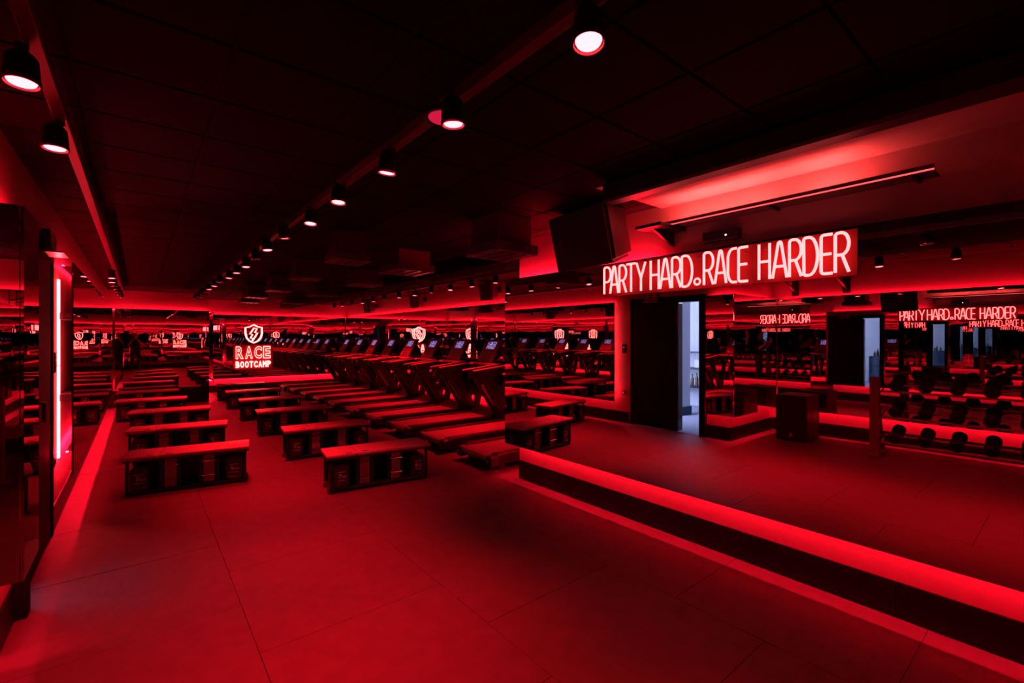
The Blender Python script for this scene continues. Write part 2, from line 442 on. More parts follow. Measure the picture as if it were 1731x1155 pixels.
led_pair('y', YGM, 1, XLM, XG - 0.02, 'bench-row end mirror', lo=False)
led_pair('x', XLM, -1, 5.42, YG - 0.15, 'long bench-side mirror')
led_pair('x', XLM, -1, YAL - 0.05, 3.58, 'narrow pier mirror')
led_pair('y', YAL - 0.11, 1, XAM + 0.05, XLM - 0.05, 'mirror behind the subwoofer')
led_pair('x', XAM, -1, YB + 0.15, YAL - 0.16, 'mirror behind the dumbbell rack')
led_pair('y', YB + 0.1, -1, XAM + 0.1, XRM - 0.1, 'mirror opposite the logo sign', lo=False)
for a, b in ((0.52, 1.30), (1.31, 2.04)): led((XL + 0.001, XL + 0.012, 5.47, 5.53, a, b), 'upright hot red LED strip beside the black door, %s piece' % ('lower' if a < 1 else 'upper'), 'led_hot')

# ------------------------------------------------------------------ black door, its opening and the bright room behind it
door = bpy.data.objects.new('door_1', None); COL.objects.link(door); struct(door, 'wide black door standing part open')
bx('door_leaf', (XL - 0.05, XL + 0.010, 4.17, 5.03, 0.01, 2.12), 'door_black', door, 0.004)
bx('door_jamb', (XL - 0.14, XL + 0.020, 5.03, 5.08, 0, 2.22), 'door_black', door, 0.004)
bx('door_jamb', (XL - 0.14, XL + 0.06, 3.66, 3.76, 0, 2.22), 'door_black', door, 0.004)
bx('door_head', (XL - 0.14, XL + 0.020, 3.76, 5.03, 2.12, 2.22), 'door_black', door, 0.004)
bx('door_edge', (XL - 0.12, XL + 0.009, 4.145, 4.168, 0.02, 2.10), 'gloss_black', door, 0.002)
bm = bmesh.new(); tube(bm, [(XL + 0.01, 4.25, 1.0), (XL + 0.06, 4.25, 1.0), (XL + 0.06, 4.25, 1.12), (XL + 0.01, 4.25, 1.12)], 0.010)
finish(bm, 'door_handle', 'black_metal', door, True)
struct(bx('floor_hall', (-3.6, XL - T + 0.12, YAL + T + 0.02, 7.0, -0.05, -0.001), 'daylight_floor'), 'pale carpet of the bright hall behind the door')
struct(bx('wall_hall_back', (-3.6, -3.5, YAL + T + 0.02, 7.0, 0, ZC), 'daylight_wall'), 'white wall of the hall behind the door')
struct(bx('wall_hall_end', (-3.5, XL - T, 6.9, 7.0, 0, ZC), 'navy'), 'unseen end wall of the hall, coloured dark blue to curb light spill')  # out of view, darkened so hall light spills less onto the gym floor
struct(bx('wall_hall_side', (-3.5, XA - T, YAL + T, YAL + T + 0.03, 0, ZC), 'daylight_wall'), 'white side wall of the hall')
struct(bx('wall_hall_lining', (XL - T - 0.02, XL - T - 0.005, 5.14, 6.9, 0, ZC), 'daylight_wall'), 'white inner lining of the door wall')
struct(bx('wall_hall_stub', (-2.35, -2.05, 4.98, 5.12, 0, ZC), 'daylight_wall'), 'white wall stub in the hall')
struct(bx('baseboard_hall', (-2.37, -2.03, 4.96, 5.14, 0, 0.16), 'navy'), 'dark blue baseboard of the hall wall stub')
struct(bx('ceiling_hall', (-3.6, XL - T, YAL + T + 0.02, 7.0, ZC, ZC + 0.05), 'daylight_wall'), 'white hall ceiling')
fill_panel = thing('hall_fill_panel', 'added bluish-white fill panel, unseen behind the black door, in place of daylight', 'light', (XL - T - 0.0205, 6.0, 0.6))  # added out of view to brighten the hall seen through the doorway
bx('fill_frame', (-0.02, 0, -0.72, 0.72, 0, 1.85), 'white_card', fill_panel, 0.004)
bx('fill_face', (-0.026, -0.0205, -0.68, 0.68, 0.04, 1.81), 'hall_fill', fill_panel)
shelf = thing('shelf_unit', 'black shelf unit standing in the bright hall', 'shelf', (-3.2, 5.55, 0))
for z in (0.45, 0.85, 1.2): bx('shelf_board', (-0.18, 0.18, -0.5, 0.5, z, z + 0.03), 'black_metal', shelf, 0.003)
for x in (-0.16, 0.16):
    for y in (-0.48, 0.48): bx('post', (x - 0.015, x + 0.015, y - 0.015, y + 0.015, 0, 1.26), 'black_metal', shelf)
def bottle(x, y, z, hgt, m, label):
    t = thing('bottle', label, 'bottle', (x, y, z), 0, 'bottles in the bright hall')
    bm = bmesh.new(); lathe(bm, [(0, 0), (0.035, 0.002), (0.037, 0.02), (0.037, hgt * 0.6), (0.014, hgt * 0.78), (0.013, hgt), (0, hgt)], 14); finish(bm, 'glass_body', m, t, True)
    bm = bmesh.new(); lathe(bm, [(0.015, hgt - 0.03), (0.016, hgt + 0.004), (0, hgt + 0.004)], 12); finish(bm, 'cap', 'navy', t)
bottle(-3.17, 5.3, 0.48, 0.28, 'glass_brown', 'brown bottle on the lower board of the hall shelf')
bottle(-3.2, 5.42, 0.48, 0.25, 'glass_brown', 'shorter brown bottle beside another on the hall shelf')
o = bx('storage_box', (-3.3, -3.1, 5.15, 5.33, 0.881, 1.06), 'white_card', bevel=0.02); tag(o, 'white rounded box on the hall shelf', 'box')
drum = thing('oil_drum', 'dark blue ribbed oil drum used as a table in the hall', 'drum', (-3.1, 4.35, 0))
bm = bmesh.new(); lathe(bm, [(0, 0), (0.285, 0), (0.292, 0.02), (0.282, 0.03), (0.282, 0.27), (0.295, 0.285), (0.282, 0.30), (0.282, 0.57), (0.295, 0.585), (0.282, 0.60), (0.282, 0.86), (0.292, 0.87), (0.285, 0.885), (0, 0.885)], 28)
finish(bm, 'drum_body', 'navy', drum, True)
bm = bmesh.new(); lathe(bm, [(0, 0.886), (0.26, 0.886), (0.26, 0.9), (0, 0.9)], 28); finish(bm, 'drum_lid', 'black_metal', drum, True)
for q, (dx, dy, hh) in enumerate(((0.08, -0.1, 0.2), (-0.05, 0.05, 0.24), (0.1, 0.1, 0.17))):
    bottle(-3.1 + dx, 4.35 + dy, 0.901, hh, 'glass_brown', '%s brown bottle standing on the oil drum' % ('middle-sized', 'tallest', 'shortest')[q])

# exit sign over the door: pictogram faces the neon wall
ex = thing('exit_sign', 'dim exit sign with running figure and arrow over the black door', 'sign', (XL + 0.033, 4.62, 2.150))
bx('housing', (-0.012, 0.03, -0.14, 0.14, 0, 0.15), 'black_plastic', ex, 0.006)
fc = bx('face', (0.031, 0.034, -0.13, 0.13, 0.012, 0.138), 'exit_face', ex)
bx('sign_base', (-0.012, 0.10, -0.15, 0.15, -0.012, -0.001), 'aluminium', ex, 0.002)
bm = bmesh.new()
for pts in (((0.07, 0.05), (0.07, 0.11)), ((0.04, 0.085), (0.07, 0.115), (0.10, 0.085))): tube(bm, [(0.036, y, z) for y, z in pts], 0.006, 5)
finish(bm, 'arrow', 'marking', ex)
bm = bmesh.new()
for pts in (((-0.07, 0.10), (-0.06, 0.065)), ((-0.06, 0.065), (-0.035, 0.045), (-0.04, 0.022)), ((-0.06, 0.065), (-0.08, 0.04), (-0.10, 0.038)), ((-0.07, 0.098), (-0.045, 0.08)), ((-0.07, 0.098), (-0.095, 0.085))): tube(bm, [(0.036, y, z) for y, z in pts], 0.006, 5)
lathe_v = bmesh.ops.create_uvsphere(bm, u_segments=8, v_segments=6, radius=0.010, matrix=Matrix.Translation((0.036, -0.075, 0.116)))
finish(bm, 'running_figure', 'marking', ex)
bx('sign_frame', (0.031, 0.0345, -0.002, 0.002, 0.012, 0.138), 'black_plastic', ex)

# small fittings on the red wall between door and mirror
wp = thing('wall_controller', 'black wall controller on the red wall beside the black door', 'controller', (XL, 5.22, 1.26))
bx('body', (0, 0.018, -0.045, 0.045, 0, 0.17), 'black_plastic', wp, 0.006)
bx('display', (0.0182, 0.019, -0.012, 0.012, 0.10, 0.108), 'display_glow', wp)
ws = thing('wall_socket', 'small wall socket low on the red wall beside the black door', 'socket', (XL, 5.235, 0.5))
bx('cover_plate', (0, 0.012, -0.04, 0.04, 0, 0.08), 'black_plastic', ws, 0.004)
bx('socket_face', (0.012, 0.018, -0.02, 0.02, 0.02, 0.06), 'marking', ws, 0.003)

# ------------------------------------------------------------------ neon lettering over the mirror
def arc(cx, cy, rx, ry, a0, a1, n=6):
    return [(cx + rx * math.cos(math.radians(a0 + (a1 - a0) * i / n)), cy + ry * math.sin(math.radians(a0 + (a1 - a0) * i / n))) for i in range(n + 1)]
BOWL = [(0, 0), (0, 0.93)] + arc(0.25, 0.93, 0.25, 0.07, 180, 90, 3)[1:] + arc(0.45, 0.72, 0.55, 0.28, 90, -90, 10) + [(0.02, 0.44)]
GLYPH = {
 'P': [BOWL], 'R': [BOWL, [(0.5, 0.44), (1, 0)]],
 'A': [[(0, 0), (0.38, 0.93)] + arc(0.5, 0.93, 0.12, 0.07, 180, 0, 5) + [(0.62, 0.93), (1, 0)], [(0.16, 0.32), (0.84, 0.32)]],
 'T': [[(0.5, 0), (0.5, 1)], [(0, 1), (1, 1)]],
 'Y': [[(0, 1), (0.5, 0.45), (0.5, 0)], [(1, 1), (0.5, 0.45)]],
 'H': [[(0, 0), (0, 1)], [(1, 0), (1, 1)], [(0, 0.5), (1, 0.5)]],
 'D': [[(0.02, 0.05), (0, 0.94)] + arc(0.2, 0.94, 0.2, 0.06, 180, 90, 3)[1:] + arc(0.4, 0.5, 0.6, 0.5, 90, -90, 12) + arc(0.2, 0.06, 0.2, 0.06, -90, -180, 3)],
 'C': [[(1, 1)] + arc(0.6, 0.7, 0.6, 0.30, 90, 180, 6) + arc(0.6, 0.3, 0.6, 0.30, 180, 270, 6) + [(1, 0)]],
 'E': [[(1, 1)] + arc(0.25, 0.93, 0.25, 0.07, 90, 180, 3) + arc(0.25, 0.07, 0.25, 0.07, 180, 270, 3) + [(1, 0)], [(0, 0.5), (0.9, 0.5)]],
}
XN = XRM - 0.055
neon = thing('neon_lettering', 'glowing red neon lettering PARTY HARD. RACE HARDER across the mirror', 'neon sign')
NZ0, NZ1 = 1.918, 2.142
LET = [('P', 1021.5, 1032.5), ('A', 1031.5, 1045), ('R', 1047, 1058.5), ('T', 1059.5, 1074), ('Y', 1076, 1091), ('H', 1100, 1113.5), ('A', 1116, 1133.5),
       ('R', 1136, 1150.5), ('D', 1152.5, 1170), ('R', 1190, 1205.5), ('A', 1208.5, 1227.5), ('C', 1230.5, 1245), ('E', 1248.5, 1264), ('H', 1283, 1301),
       ('A', 1306, 1330), ('R', 1334.5, 1354.5), ('D', 1358.5, 1382), ('E', 1388, 1407), ('R', 1412, 1435)]
for ch, a, b in LET:
    bm = bmesh.new()
    for st in GLYPH[ch]:
        tube(bm, [(XN, y_at(a + (b - a) * x, XN), NZ0 + (NZ1 - NZ0) * z) for x, z in st], 0.0085, 8)
    finish(bm, 'neon_letter', 'neon_hot', neon, True)
bm = bmesh.new(); yc = y_at(1178.5, XN)
tube(bm, [(XN, yc + 0.022 * math.cos(2 * PI * k / 14), NZ0 + 0.028 + 0.022 * math.sin(2 * PI * k / 14)) for k in range(14)], 0.0072, 6, closed=True)
finish(bm, 'neon_dot', 'neon_hot', neon, True)
for a, b in ((1014, 1445),):
    bx('aura_panel', (XRM - 0.008, XRM - 0.001, y_at(b, XN), y_at(a, XN), NZ0 - 0.020, NZ1 + 0.020), 'neon_aura', neon)  # added panel, its red stands in for the aura round the letters
for px in (1030, 1180, 1260, 1290, 1430):
    bm = bmesh.new(); lathe(bm, [(0.004, 0), (0.004, 0.045)], 8, Matrix.Translation((XN + 0.003, y_at(px, XN), NZ1 - 0.03)) @ Matrix.Rotation(PI / 2, 4, 'Y')); finish(bm, 'standoff', 'aluminium', neon)

# ------------------------------------------------------------------ logo neon on the end wall
logo = thing('logo_sign', 'neon sign with shield, lightning bolt and RACE BOOTCAMP on the end mirror', 'neon sign')
YS = YFM - 0.06; LX = (x_at(398, YS) + x_at(458, YS)) / 2
def place_text(s, width, hgt, zc, r, name, spacing=1.0, offset=0.0):
    me = text_mesh(s, 1.0, outline=r, spacing=spacing, offset=offset)
    xs = [v.co.x for v in me.vertices]; ys = [v.co.y for v in me.vertices]
    sx, sy = width / (max(xs) - min(xs)), hgt / (max(ys) - min(ys)); cx, cy = (max(xs) + min(xs)) / 2, (max(ys) + min(ys)) / 2
    for v in me.vertices: v.co = Vector(((v.co.x - cx) * sx, v.co.z, (v.co.y - cy) * sy))
    me.materials.clear(); me.materials.append(MATS['logo_hot'])
    return link_mesh(name, me, logo, (LX, YS, zc))
rw = (x_at(458, YS) - x_at(398, YS))
RC = ['R', 'A', 'C', 'E']
for i, ch in enumerate(RC):
    o = place_text(ch, rw * 0.215, 0.36, 1.105, 0.026, 'neon_letter', offset=0.03); o.location.x = LX + (i - 1.5) * rw * 0.255
for i, ch in enumerate('BOOTCAMP'):
    o = place_text(ch, rw * 0.105, 0.185, 0.765, 0.045, 'neon_letter'); o.location.x = LX + (i - 3.5) * rw * 0.126
def lz(px, py):
    X = x_at(px, YS); d = ST * X + CT * YS
    return (X, YS, CAM_H + (HORY - py) * d / FPX)
sh = [(429.5, 549), (436, 552.5), (443.5, 554), (443.5, 564), (441.5, 571), (437, 576.5), (429.5, 580), (422, 576.5), (417.5, 571), (415.5, 564), (415.5, 554), (423, 552.5)]
bm = bmesh.new(); tube(bm, [lz(*p) for p in sh], 0.017, 6, closed=True); finish(bm, 'shield_outline', 'logo_hot', logo, True)
bolt = [(430, 554.5), (423, 565), (427.5, 565.5), (424, 572), (428, 572), (427, 577), (436, 563), (431.5, 562.5), (435, 556)]
bm = bmesh.new(); tube(bm, [lz(*p) for p in bolt], 0.013, 6, closed=True); finish(bm, 'lightning_bolt', 'logo_hot', logo, True)
for zz in (0.7, 1.25):
    for dx in (-0.4, 0.4):
        bx('standoff', (LX + dx - 0.008, LX + dx + 0.008, YS + 0.03, YFM, zz, zz + 0.016), 'aluminium', logo)
bx('aura_panel', (LX - rw * 0.56, LX + rw * 0.56, YS + 0.022, YS + 0.03, 0.62, 1.33), 'neon_aura', logo)  # added panel in place of the red aura behind the logo

# ------------------------------------------------------------------ track rails and spotlights
def rail(x, y0, y1, label):
    t = thing('track_rail', label, 'track rail', (x, 0, 0))
    bm = bmesh.new(); box(bm, -0.022, 0.022, y0, y1, 2.475, 2.525, 0.003); finish(bm, 'rail_body', 'rail_dark', t)
    for k in range(int((y1 - y0) / 1.5) + 1):
        bm = bmesh.new(); lathe(bm, [(0.006, 2.525), (0.006, ZC - 0.012)], 8, Matrix.Translation((0, y0 + 0.2 + 1.5 * k, 0))); finish(bm, 'hanger', 'black_metal', t)
rail(0.98, -2.2, 12.6, 'long track rail under the ceiling between the two bench rows')
rail(-0.26, -2.2, 12.6, 'long track rail under the ceiling along the door wall')
rail(4.18, 4.3, 13.9, 'long track rail under the ceiling over the treadmill belts')
SPOT = bpy.data.lights.new('spot_beam', 'SPOT')
SPOT.energy = SPOT_WATTS; SPOT.color = (1.0, 0.004, 0.014); SPOT.spot_size = math.radians(70); SPOT.spot_blend = 1.0; SPOT.shadow_soft_size = 0.035
def make_spot(group):
    t = thing('track_spotlight', '', 'spotlight', (0, 0, 0), 0, group)
    bx('adapter', (-0.016, 0.016, -0.04, 0.04, 0.098, 0.119), 'black_plastic', t, 0.003)
    bm = bmesh.new(); lathe(bm, [(0, 0.1), (0.03, 0.098), (0.040, 0.085), (0.044, 0.03), (0.045, 0.0), (0.042, 0.0), (0.040, 0.012)], 20); finish(bm, 'can', 'black_plastic', t, True)
    bm = bmesh.new(); lathe(bm, [(0, 0.004), (0.034, 0.004), (0.037, 0.010), (0, 0.012)], 20); finish(bm, 'lens', 'lamp_lens', t, True)
    bm = bmesh.new(); lathe(bm, [(0.0455, -0.001), (0.047, 0.004), (0.047, 0.012), (0.0445, 0.012)], 20); finish(bm, 'trim_ring', 'chrome', t, True)
    l = bpy.data.objects.new('beam', SPOT); COL.objects.link(l); l.parent = t; l.location = (0, 0, -0.012)
    return t
def spots(xs, ys, rail_name, dim=1.0):
    g = 'spotlights on the rail ' + rail_name
    sp = make_spot(g)
    if dim != 1.0:
        l = next(c for c in sp.children if c.type == 'LIGHT'); l.data = SPOT.copy(); l.data.energy = SPOT_WATTS * dim
    for k, y in enumerate(ys):
        o = sp if k == 0 else copy_tree(sp)
        o.location = (xs + random.choice((-0.02, 0, 0.01)), y, 2.355)
        o.rotation_euler = (random.uniform(-0.14, 0.14), random.uniform(-0.14, 0.12), random.uniform(0, 6))
        o['label'] = 'black track spotlight on the rail %s, %s from the logo end' % (rail_name, ORD[len(ys) - 1 - k])
spots(0.95, [0.853 + 0.652 * k for k in range(-3, 18)], 'between the bench rows')
spots(-0.29, [0.82, 1.47, 2.12, 2.77] + [8.4 + 0.65 * k for k in range(7)], 'along the door wall', 0.25)
spots(4.16, [4.85 + 0.665 * k for k in range(13)], 'over the treadmills')

dl = thing('rail_disc', 'round pink disc fixed under the track rail between the bench rows', 'disc light', (0.98, 1.66, 2.4745))
bm = bmesh.new(); lathe(bm, [(0, -0.022), (0.062, -0.022), (0.064, -0.018)], 28); finish(bm, 'disc', 'disc_pink', dl, True)
bm = bmesh.new(); lathe(bm, [(0, 0.0), (0.080, 0.0), (0.083, -0.010), (0.083, -0.020), (0.080, -0.020), (0.078, -0.016), (0.0645, -0.016)], 28); finish(bm, 'ring', 'black_metal', dl, True)

# ------------------------------------------------------------------ things under the ceiling beside the neon wall
struct(bx('trim_2', (2.46, XR, -0.9, 2.12, ZC - 0.020, ZC - 0.013), 'pale_board'), 'pale ceiling board over the neon lettering')
pc = thing('projector_screen_case', 'long black projector screen case under the ceiling beside the neon wall', 'screen case', (2.46, 0, 0))
bm = bmesh.new(); prism(bm, [(-0.06, 2.46), (-0.045, 2.445), (0.045, 2.445), (0.06, 2.46), (0.06, 2.555), (0.045, 2.57), (-0.045, 2.57), (-0.06, 2.555)], 0.05, 2.0); finish(bm, 'case_body', 'black_plastic', pc)
bx('end_cap', (-0.058, 0.058, 2.001, 2.012, 2.452, 2.565), 'black_metal', pc, 0.004)
bx('bracket', (-0.03, -0.01, 1.93, 1.96, 2.571, 2.58), 'chrome', pc)
bx('bracket', (-0.065, -0.061, 1.95, 2.0, 2.49, 2.51), 'chrome', pc)
lr = thing('light_rail', 'thin pale rail under the lit ceiling board over the neon lettering', 'light rail', (3.13, 0, 0))
bx('rail_bar', (-0.012, XR - 3.13, 0.47, 2.05, 2.392, 2.402), 'rail_dark', lr, 0.002)
for y in (0.55, 1.25, 1.98): bx('arm', (0.0, XR - 3.13, y - 0.008, y + 0.008, 2.376, 2.3915), 'black_metal', lr)
bx('front_lip', (-0.018, -0.0125, 0.47, 2.05, 2.392, 2.425), 'rail_dark', lr)
bx('glow_profile', (-0.020, -0.0182, 0.47, 2.05, 2.394, 2.402), 'profile_glow', lr)
for a, b in ((1.24, 1.97), (0.82, 1.12)): bx('led_bar', (-0.006, 0.006, a, b, 2.4045, 2.412), 'led_cove', lr)
sd = thing('smoke_detector', 'small round detector on the lit ceiling board', 'detector', (2.72, 1.38, ZC - 0.021))
bm = bmesh.new(); lathe(bm, [(0.05, 0), (0.05, -0.02), (0.03, -0.034), (0, -0.036)], 20); finish(bm, 'detector_body', 'vent_grey', sd, True)
bm = bmesh.new(); lathe(bm, [(0.052, 0), (0.054, -0.006), (0.0505, -0.008)], 20); finish(bm, 'detector_ring', 'chrome', sd, True)
jb = thing('junction_box', 'dark junction box with cable on the red wall above the neon', 'junction box', (XR, 1.62, 2.235))
bx('box_body', (-0.06, 0, -0.13, 0.13, 0, 0.075), 'black_plastic', jb, 0.008)
bm = bmesh.new(); tube(bm, [(-0.03, 0.05, 0.0), (-0.035, 0.06, -0.04), (-0.04, 0.12, -0.06), (-0.04, 0.25, -0.065)], 0.004, 6); finish(bm, 'cable', 'black_plastic', jb, True)
bx('indicator', (-0.062, -0.059, -0.05, -0.04, 0.03, 0.036), 'lamp_spark', jb)
sb = thing('wall_shelf_bracket', 'small black bracket shelf with screws on the red wall beside the loudspeaker', 'bracket', (XR, 2.02, 2.26))
bx('plate', (-0.34, 0, -0.11, 0.11, 0.10, 0.125), 'black_metal', sb, 0.004)
bm = bmesh.new(); prism(bm, [(0, 0), (0, 0.10), (-0.28, 0.10), (-0.03, 0.0)], -0.01, 0.01); finish(bm, 'gusset', 'black_metal', sb)

# loudspeaker on the wall
def loudspeaker(name, label, loc, rz, tilt, w, h, d):
    t = thing(name, label, 'loudspeaker', loc, rz); t.rotation_euler = (0, tilt, rz)
    # front looks along +x; wedge shaped cabinet that narrows to the back
    bm = bmesh.new()
    vs = box(bm, -d, 0, -w / 2, w / 2, -h / 2, h / 2, 0.0)
    for v in bm.verts:
        if v.co.x < -d / 2: v.co.y *= 0.62; v.co.z *= 0.86
    bmesh.ops.bevel(bm, geom=list(bm.edges), offset=0.035, segments=3, affect='EDGES')
    finish(bm, 'cabinet', 'pad_edge', t, True)
    bm = bmesh.new(); box(bm, 0.0, 0.018, -w / 2 + 0.012, w / 2 - 0.012, -h / 2 + 0.012, h / 2 - 0.012, 0.008)
    es = [e for e in bm.edges]
    finish(bm, 'grille', 'dark_grille', t)
    bx('badge', (0.0185, 0.021, -w * 0.36, -w * 0.30, -0.02, 0.02), 'pad_edge', t)
    bx('wall_mount', (-d - 0.12, -d + 0.03, -0.05, 0.05, -0.05, 0.05), 'black_metal', t, 0.004)
    return t
loudspeaker('wall_loudspeaker', 'big black loudspeaker mounted on the red wall above the neon mirror', (2.74, 2.53, 2.33), PI - 0.10, 0.24, 0.66, 0.47, 0.36)

# ventilation boxes with square diffusers
def vent(x, y, size, z, hgt, label):
    t = thing('vent_box', label, 'vent', (x, y, z))
    h = size / 2
    bx('duct_neck', (-h * 0.82, h * 0.82, -h * 0.82, h * 0.82, 0.075, ZC - 0.013 - z), 'vent_grey', t, 0.004)
    bx('collar', (-h, h, -h, h, 0.0, 0.075), 'vent_grey', t, 0.004)
    bm = bmesh.new()
    for a, b, c, d in ((-h, h, -h, -h + 0.012), (-h, h, h - 0.012, h), (-h, -h + 0.012, -h, h), (h - 0.012, h, -h, h)): box(bm, a, b, c, d, -0.006, -0.0005)
    finish(bm, 'diffuser_frame', 'strap_grey', t)
    for k in range(4):
        q = -h + 0.05 + k * (size - 0.1) / 3
        bx('slat', (q - 0.018, q + 0.018, -h + 0.014, h - 0.014, -0.005, -0.001), 'black_metal', t)
VENTS = [(2.48, 3.22, 0.46, 2.27), (1.62, 4.62, 0.34, 2.30), (2.55, 5.2, 0.5, 2.34), (1.75, 6.6, 0.34, 2.33), (2.75, 7.1, 0.45, 2.36), (1.85, 8.6, 0.36, 2.33), (1.8, 10.3, 0.36, 2.33), (2.8, 9.4, 0.45, 2.36), (1.95, 11.9, 0.36, 2.33), (2.9, 12.0, 0.45, 2.36)]
for i, (x, y, sz, z) in enumerate(VENTS):
    vent(x, y, sz, z, 0.2, 'square ceiling vent box with slatted diffuser, %s in line from the big loudspeaker' % ORD[i])
for i, y in enumerate((7.0, 9.9, 12.8)):
    loudspeaker('wall_loudspeaker', 'black loudspeaker hanging over the treadmills, %s from the neon wall' % ORD[i], (XT - 0.33, y, 2.40), PI, 0.15, 0.36, 0.34, 0.22)
du = thing('air_duct', 'long rectangular black air duct under the ceiling over the treadmill rears', 'duct', (3.42, 0, 0))
for k in range(5):
    y0 = YC + 0.3 + k * 2.15
    bx('duct_section', (-0.16, 0.16, y0, y0 + 2.13, 2.42, ZC - 0.013), 'ceiling_black', du, 0.006)
    bx('flange', (-0.18, 0.18, y0 + 2.125, y0 + 2.155, 2.40, ZC - 0.013), 'vent_grey', du)

# ------------------------------------------------------------------ dumbbells and storage benches
def rounded(w, h, r, n=4):
    pts = []
    for cx, cz, a in ((w / 2 - r, h / 2 - r, 0), (-w / 2 + r, h / 2 - r, 90), (-w / 2 + r, -h / 2 + r, 180), (w / 2 - r, -h / 2 + r, 270)):
        for i in range(n + 1):
            q = math.radians(a + 90 * i / n); pts.append((cx + r * math.cos(q), cz + r * math.sin(q)))
    return pts
TXT = {}
def mark_mesh(s, size):
    if (s, size) not in TXT:
        me = text_mesh(s, size, extrude=0.0004)
        for v in me.vertices: v.co = Vector((v.co.x, -v.co.z, v.co.y))
        me.materials.clear(); me.materials.append(MATS['marking']); TXT[(s, size)] = me
    return TXT[(s, size)]
def make_dumbbell(kg, label, group):
    t = thing('dumbbell', label, 'dumbbell', (0, 0, 0), 0, group)
    for s in (-1, 1):
        bm = bmesh.new(); prism(bm, rounded(0.155, 0.235, 0.045), 0.045 if s > 0 else -0.15, 0.15 if s > 0 else -0.045)
        bmesh.ops.bevel(bm, geom=[e for e in bm.edges if len(e.link_faces) == 2 and e.calc_face_angle(0) > 1.2], offset=0.012, segments=2, affect='EDGES')
        finish(bm, 'head', 'rubber_black', t, True, (0, 0, 0.1175))
    bm = bmesh.new(); tube(bm, [(0, -0.06, 0.1175), (0, -0.02, 0.1175), (0, 0.02, 0.1175), (0, 0.06, 0.1175)], [0.013, 0.017, 0.017, 0.013], 10); finish(bm, 'handle', 'chrome', t, True)
    link_mesh('weight_number', mark_mesh(str(kg), 0.062), t, (-0.016, -0.1512, 0.118))
    link_mesh('weight_unit', mark_mesh('KG', 0.030), t, (0.026, -0.1512, 0.112))
    for z in (0.158, 0.076): bx('marking_line', (-0.04, 0.04, -0.1515, -0.1503, z, z + 0.004), 'marking', t)
    bm = bmesh.new(); tube(bm, [(-0.05, -0.1503, 0.045), (-0.03, -0.1503, 0.03), (0.03, -0.1503, 0.03), (0.05, -0.1503, 0.045)], 0.002, 5); finish(bm, 'groove', 'chrome', t)
    return t
BL, BW, BH = 1.07, 0.385, 0.385
def make_bench(label, group):
    t = thing('storage_bench', label, 'bench', (0, 0, 0), 0, group)
    # origin: floor, centre; length along x, front is -y
    sh = -0.24                                         # the hinge line
    for a, b in ((-BL / 2, sh - 0.002), (sh + 0.002, BL / 2)):
        bm = bmesh.new(); box(bm, a, b, -BW / 2, BW / 2, BH - 0.030, BH, 0.007, seg=2); finish(bm, 'pad', 'bench_pad', t, True)
        bm = bmesh.new(); box(bm, a + 0.01, b - 0.002, -BW / 2 + 0.008, BW / 2 - 0.008, BH - 0.052, BH - 0.030, 0.003); finish(bm, 'pad_base', 'pad_edge', t)
    for x in (sh - 0.08, sh + 0.08): bx('hinge', (x - 0.03, x + 0.03, -BW / 2 + 0.025, -BW / 2 + 0.04, BH + 0.0005, BH + 0.004), 'chrome', t, 0.001)
    bx('bottom_tray', (-BL / 2 + 0.04, BL / 2 - 0.04, -BW / 2 + 0.03, BW / 2 - 0.03, 0.022, 0.045), 'black_plastic', t, 0.006)
    bx('back_panel', (-BL / 2 + 0.05, BL / 2 - 0.05, BW / 2 - 0.05, BW / 2 - 0.03, 0.045, BH - 0.055), 'black_plastic', t)
    for s in (-1, 1):                                   # end frames: open rounded hoops
        x = s * (BL / 2 - 0.045)
        pts = [(x, y, z + BH / 2 - 0.015) for y, z in rounded(BW - 0.05, BH - 0.075, 0.05)]
        bm = bmesh.new(); tube(bm, pts, 0.016, 8, closed=True); finish(bm, 'end_frame', 'black_metal', t, True)
        for y in (-0.13, 0.13): bx('foot', (x - 0.03, x + 0.03, y - 0.03, y + 0.03, 0.0, 0.024), 'rubber_black', t, 0.005)
    for x in (-0.155, 0.17):                            # upright supports with two cross rods each
        bm = bmesh.new(); box(bm, x - 0.05, x + 0.05, -BW / 2 + 0.075, -BW / 2 + 0.083, 0.045, BH - 0.053, 0.002); finish(bm, 'support_panel', 'strap_grey', t)
        for z in (0.115, 0.262):
            bm = bmesh.new(); tube(bm, [(x - 0.062, -BW / 2 + 0.062, z), (x + 0.062, -BW / 2 + 0.062, z)], 0.0065, 8); finish(bm, 'rod', 'chrome', t, True)
        for s in (-1, 1): bx('rib', (x + s * 0.075 - 0.012, x + s * 0.075 + 0.012, -BW / 2 + 0.07, -BW / 2 + 0.16, 0.045, BH - 0.053), 'black_plastic', t, 0.004)
    return t
bench0 = make_bench('', 'storage benches on the workout floor')
db = {kg: make_dumbbell(kg, '', '') for kg in (3, 5, 7, 8)}
used = set()
def put_dumbbell(kg, x, y, z, rz, label, group):
    if kg in used: o = copy_tree(db[kg])
    else: o = db[kg]; used.add(kg)
    o.location = (x, y, z); o.rotation_euler = (0, 0, rz); o['label'] = label; o['group'] = group
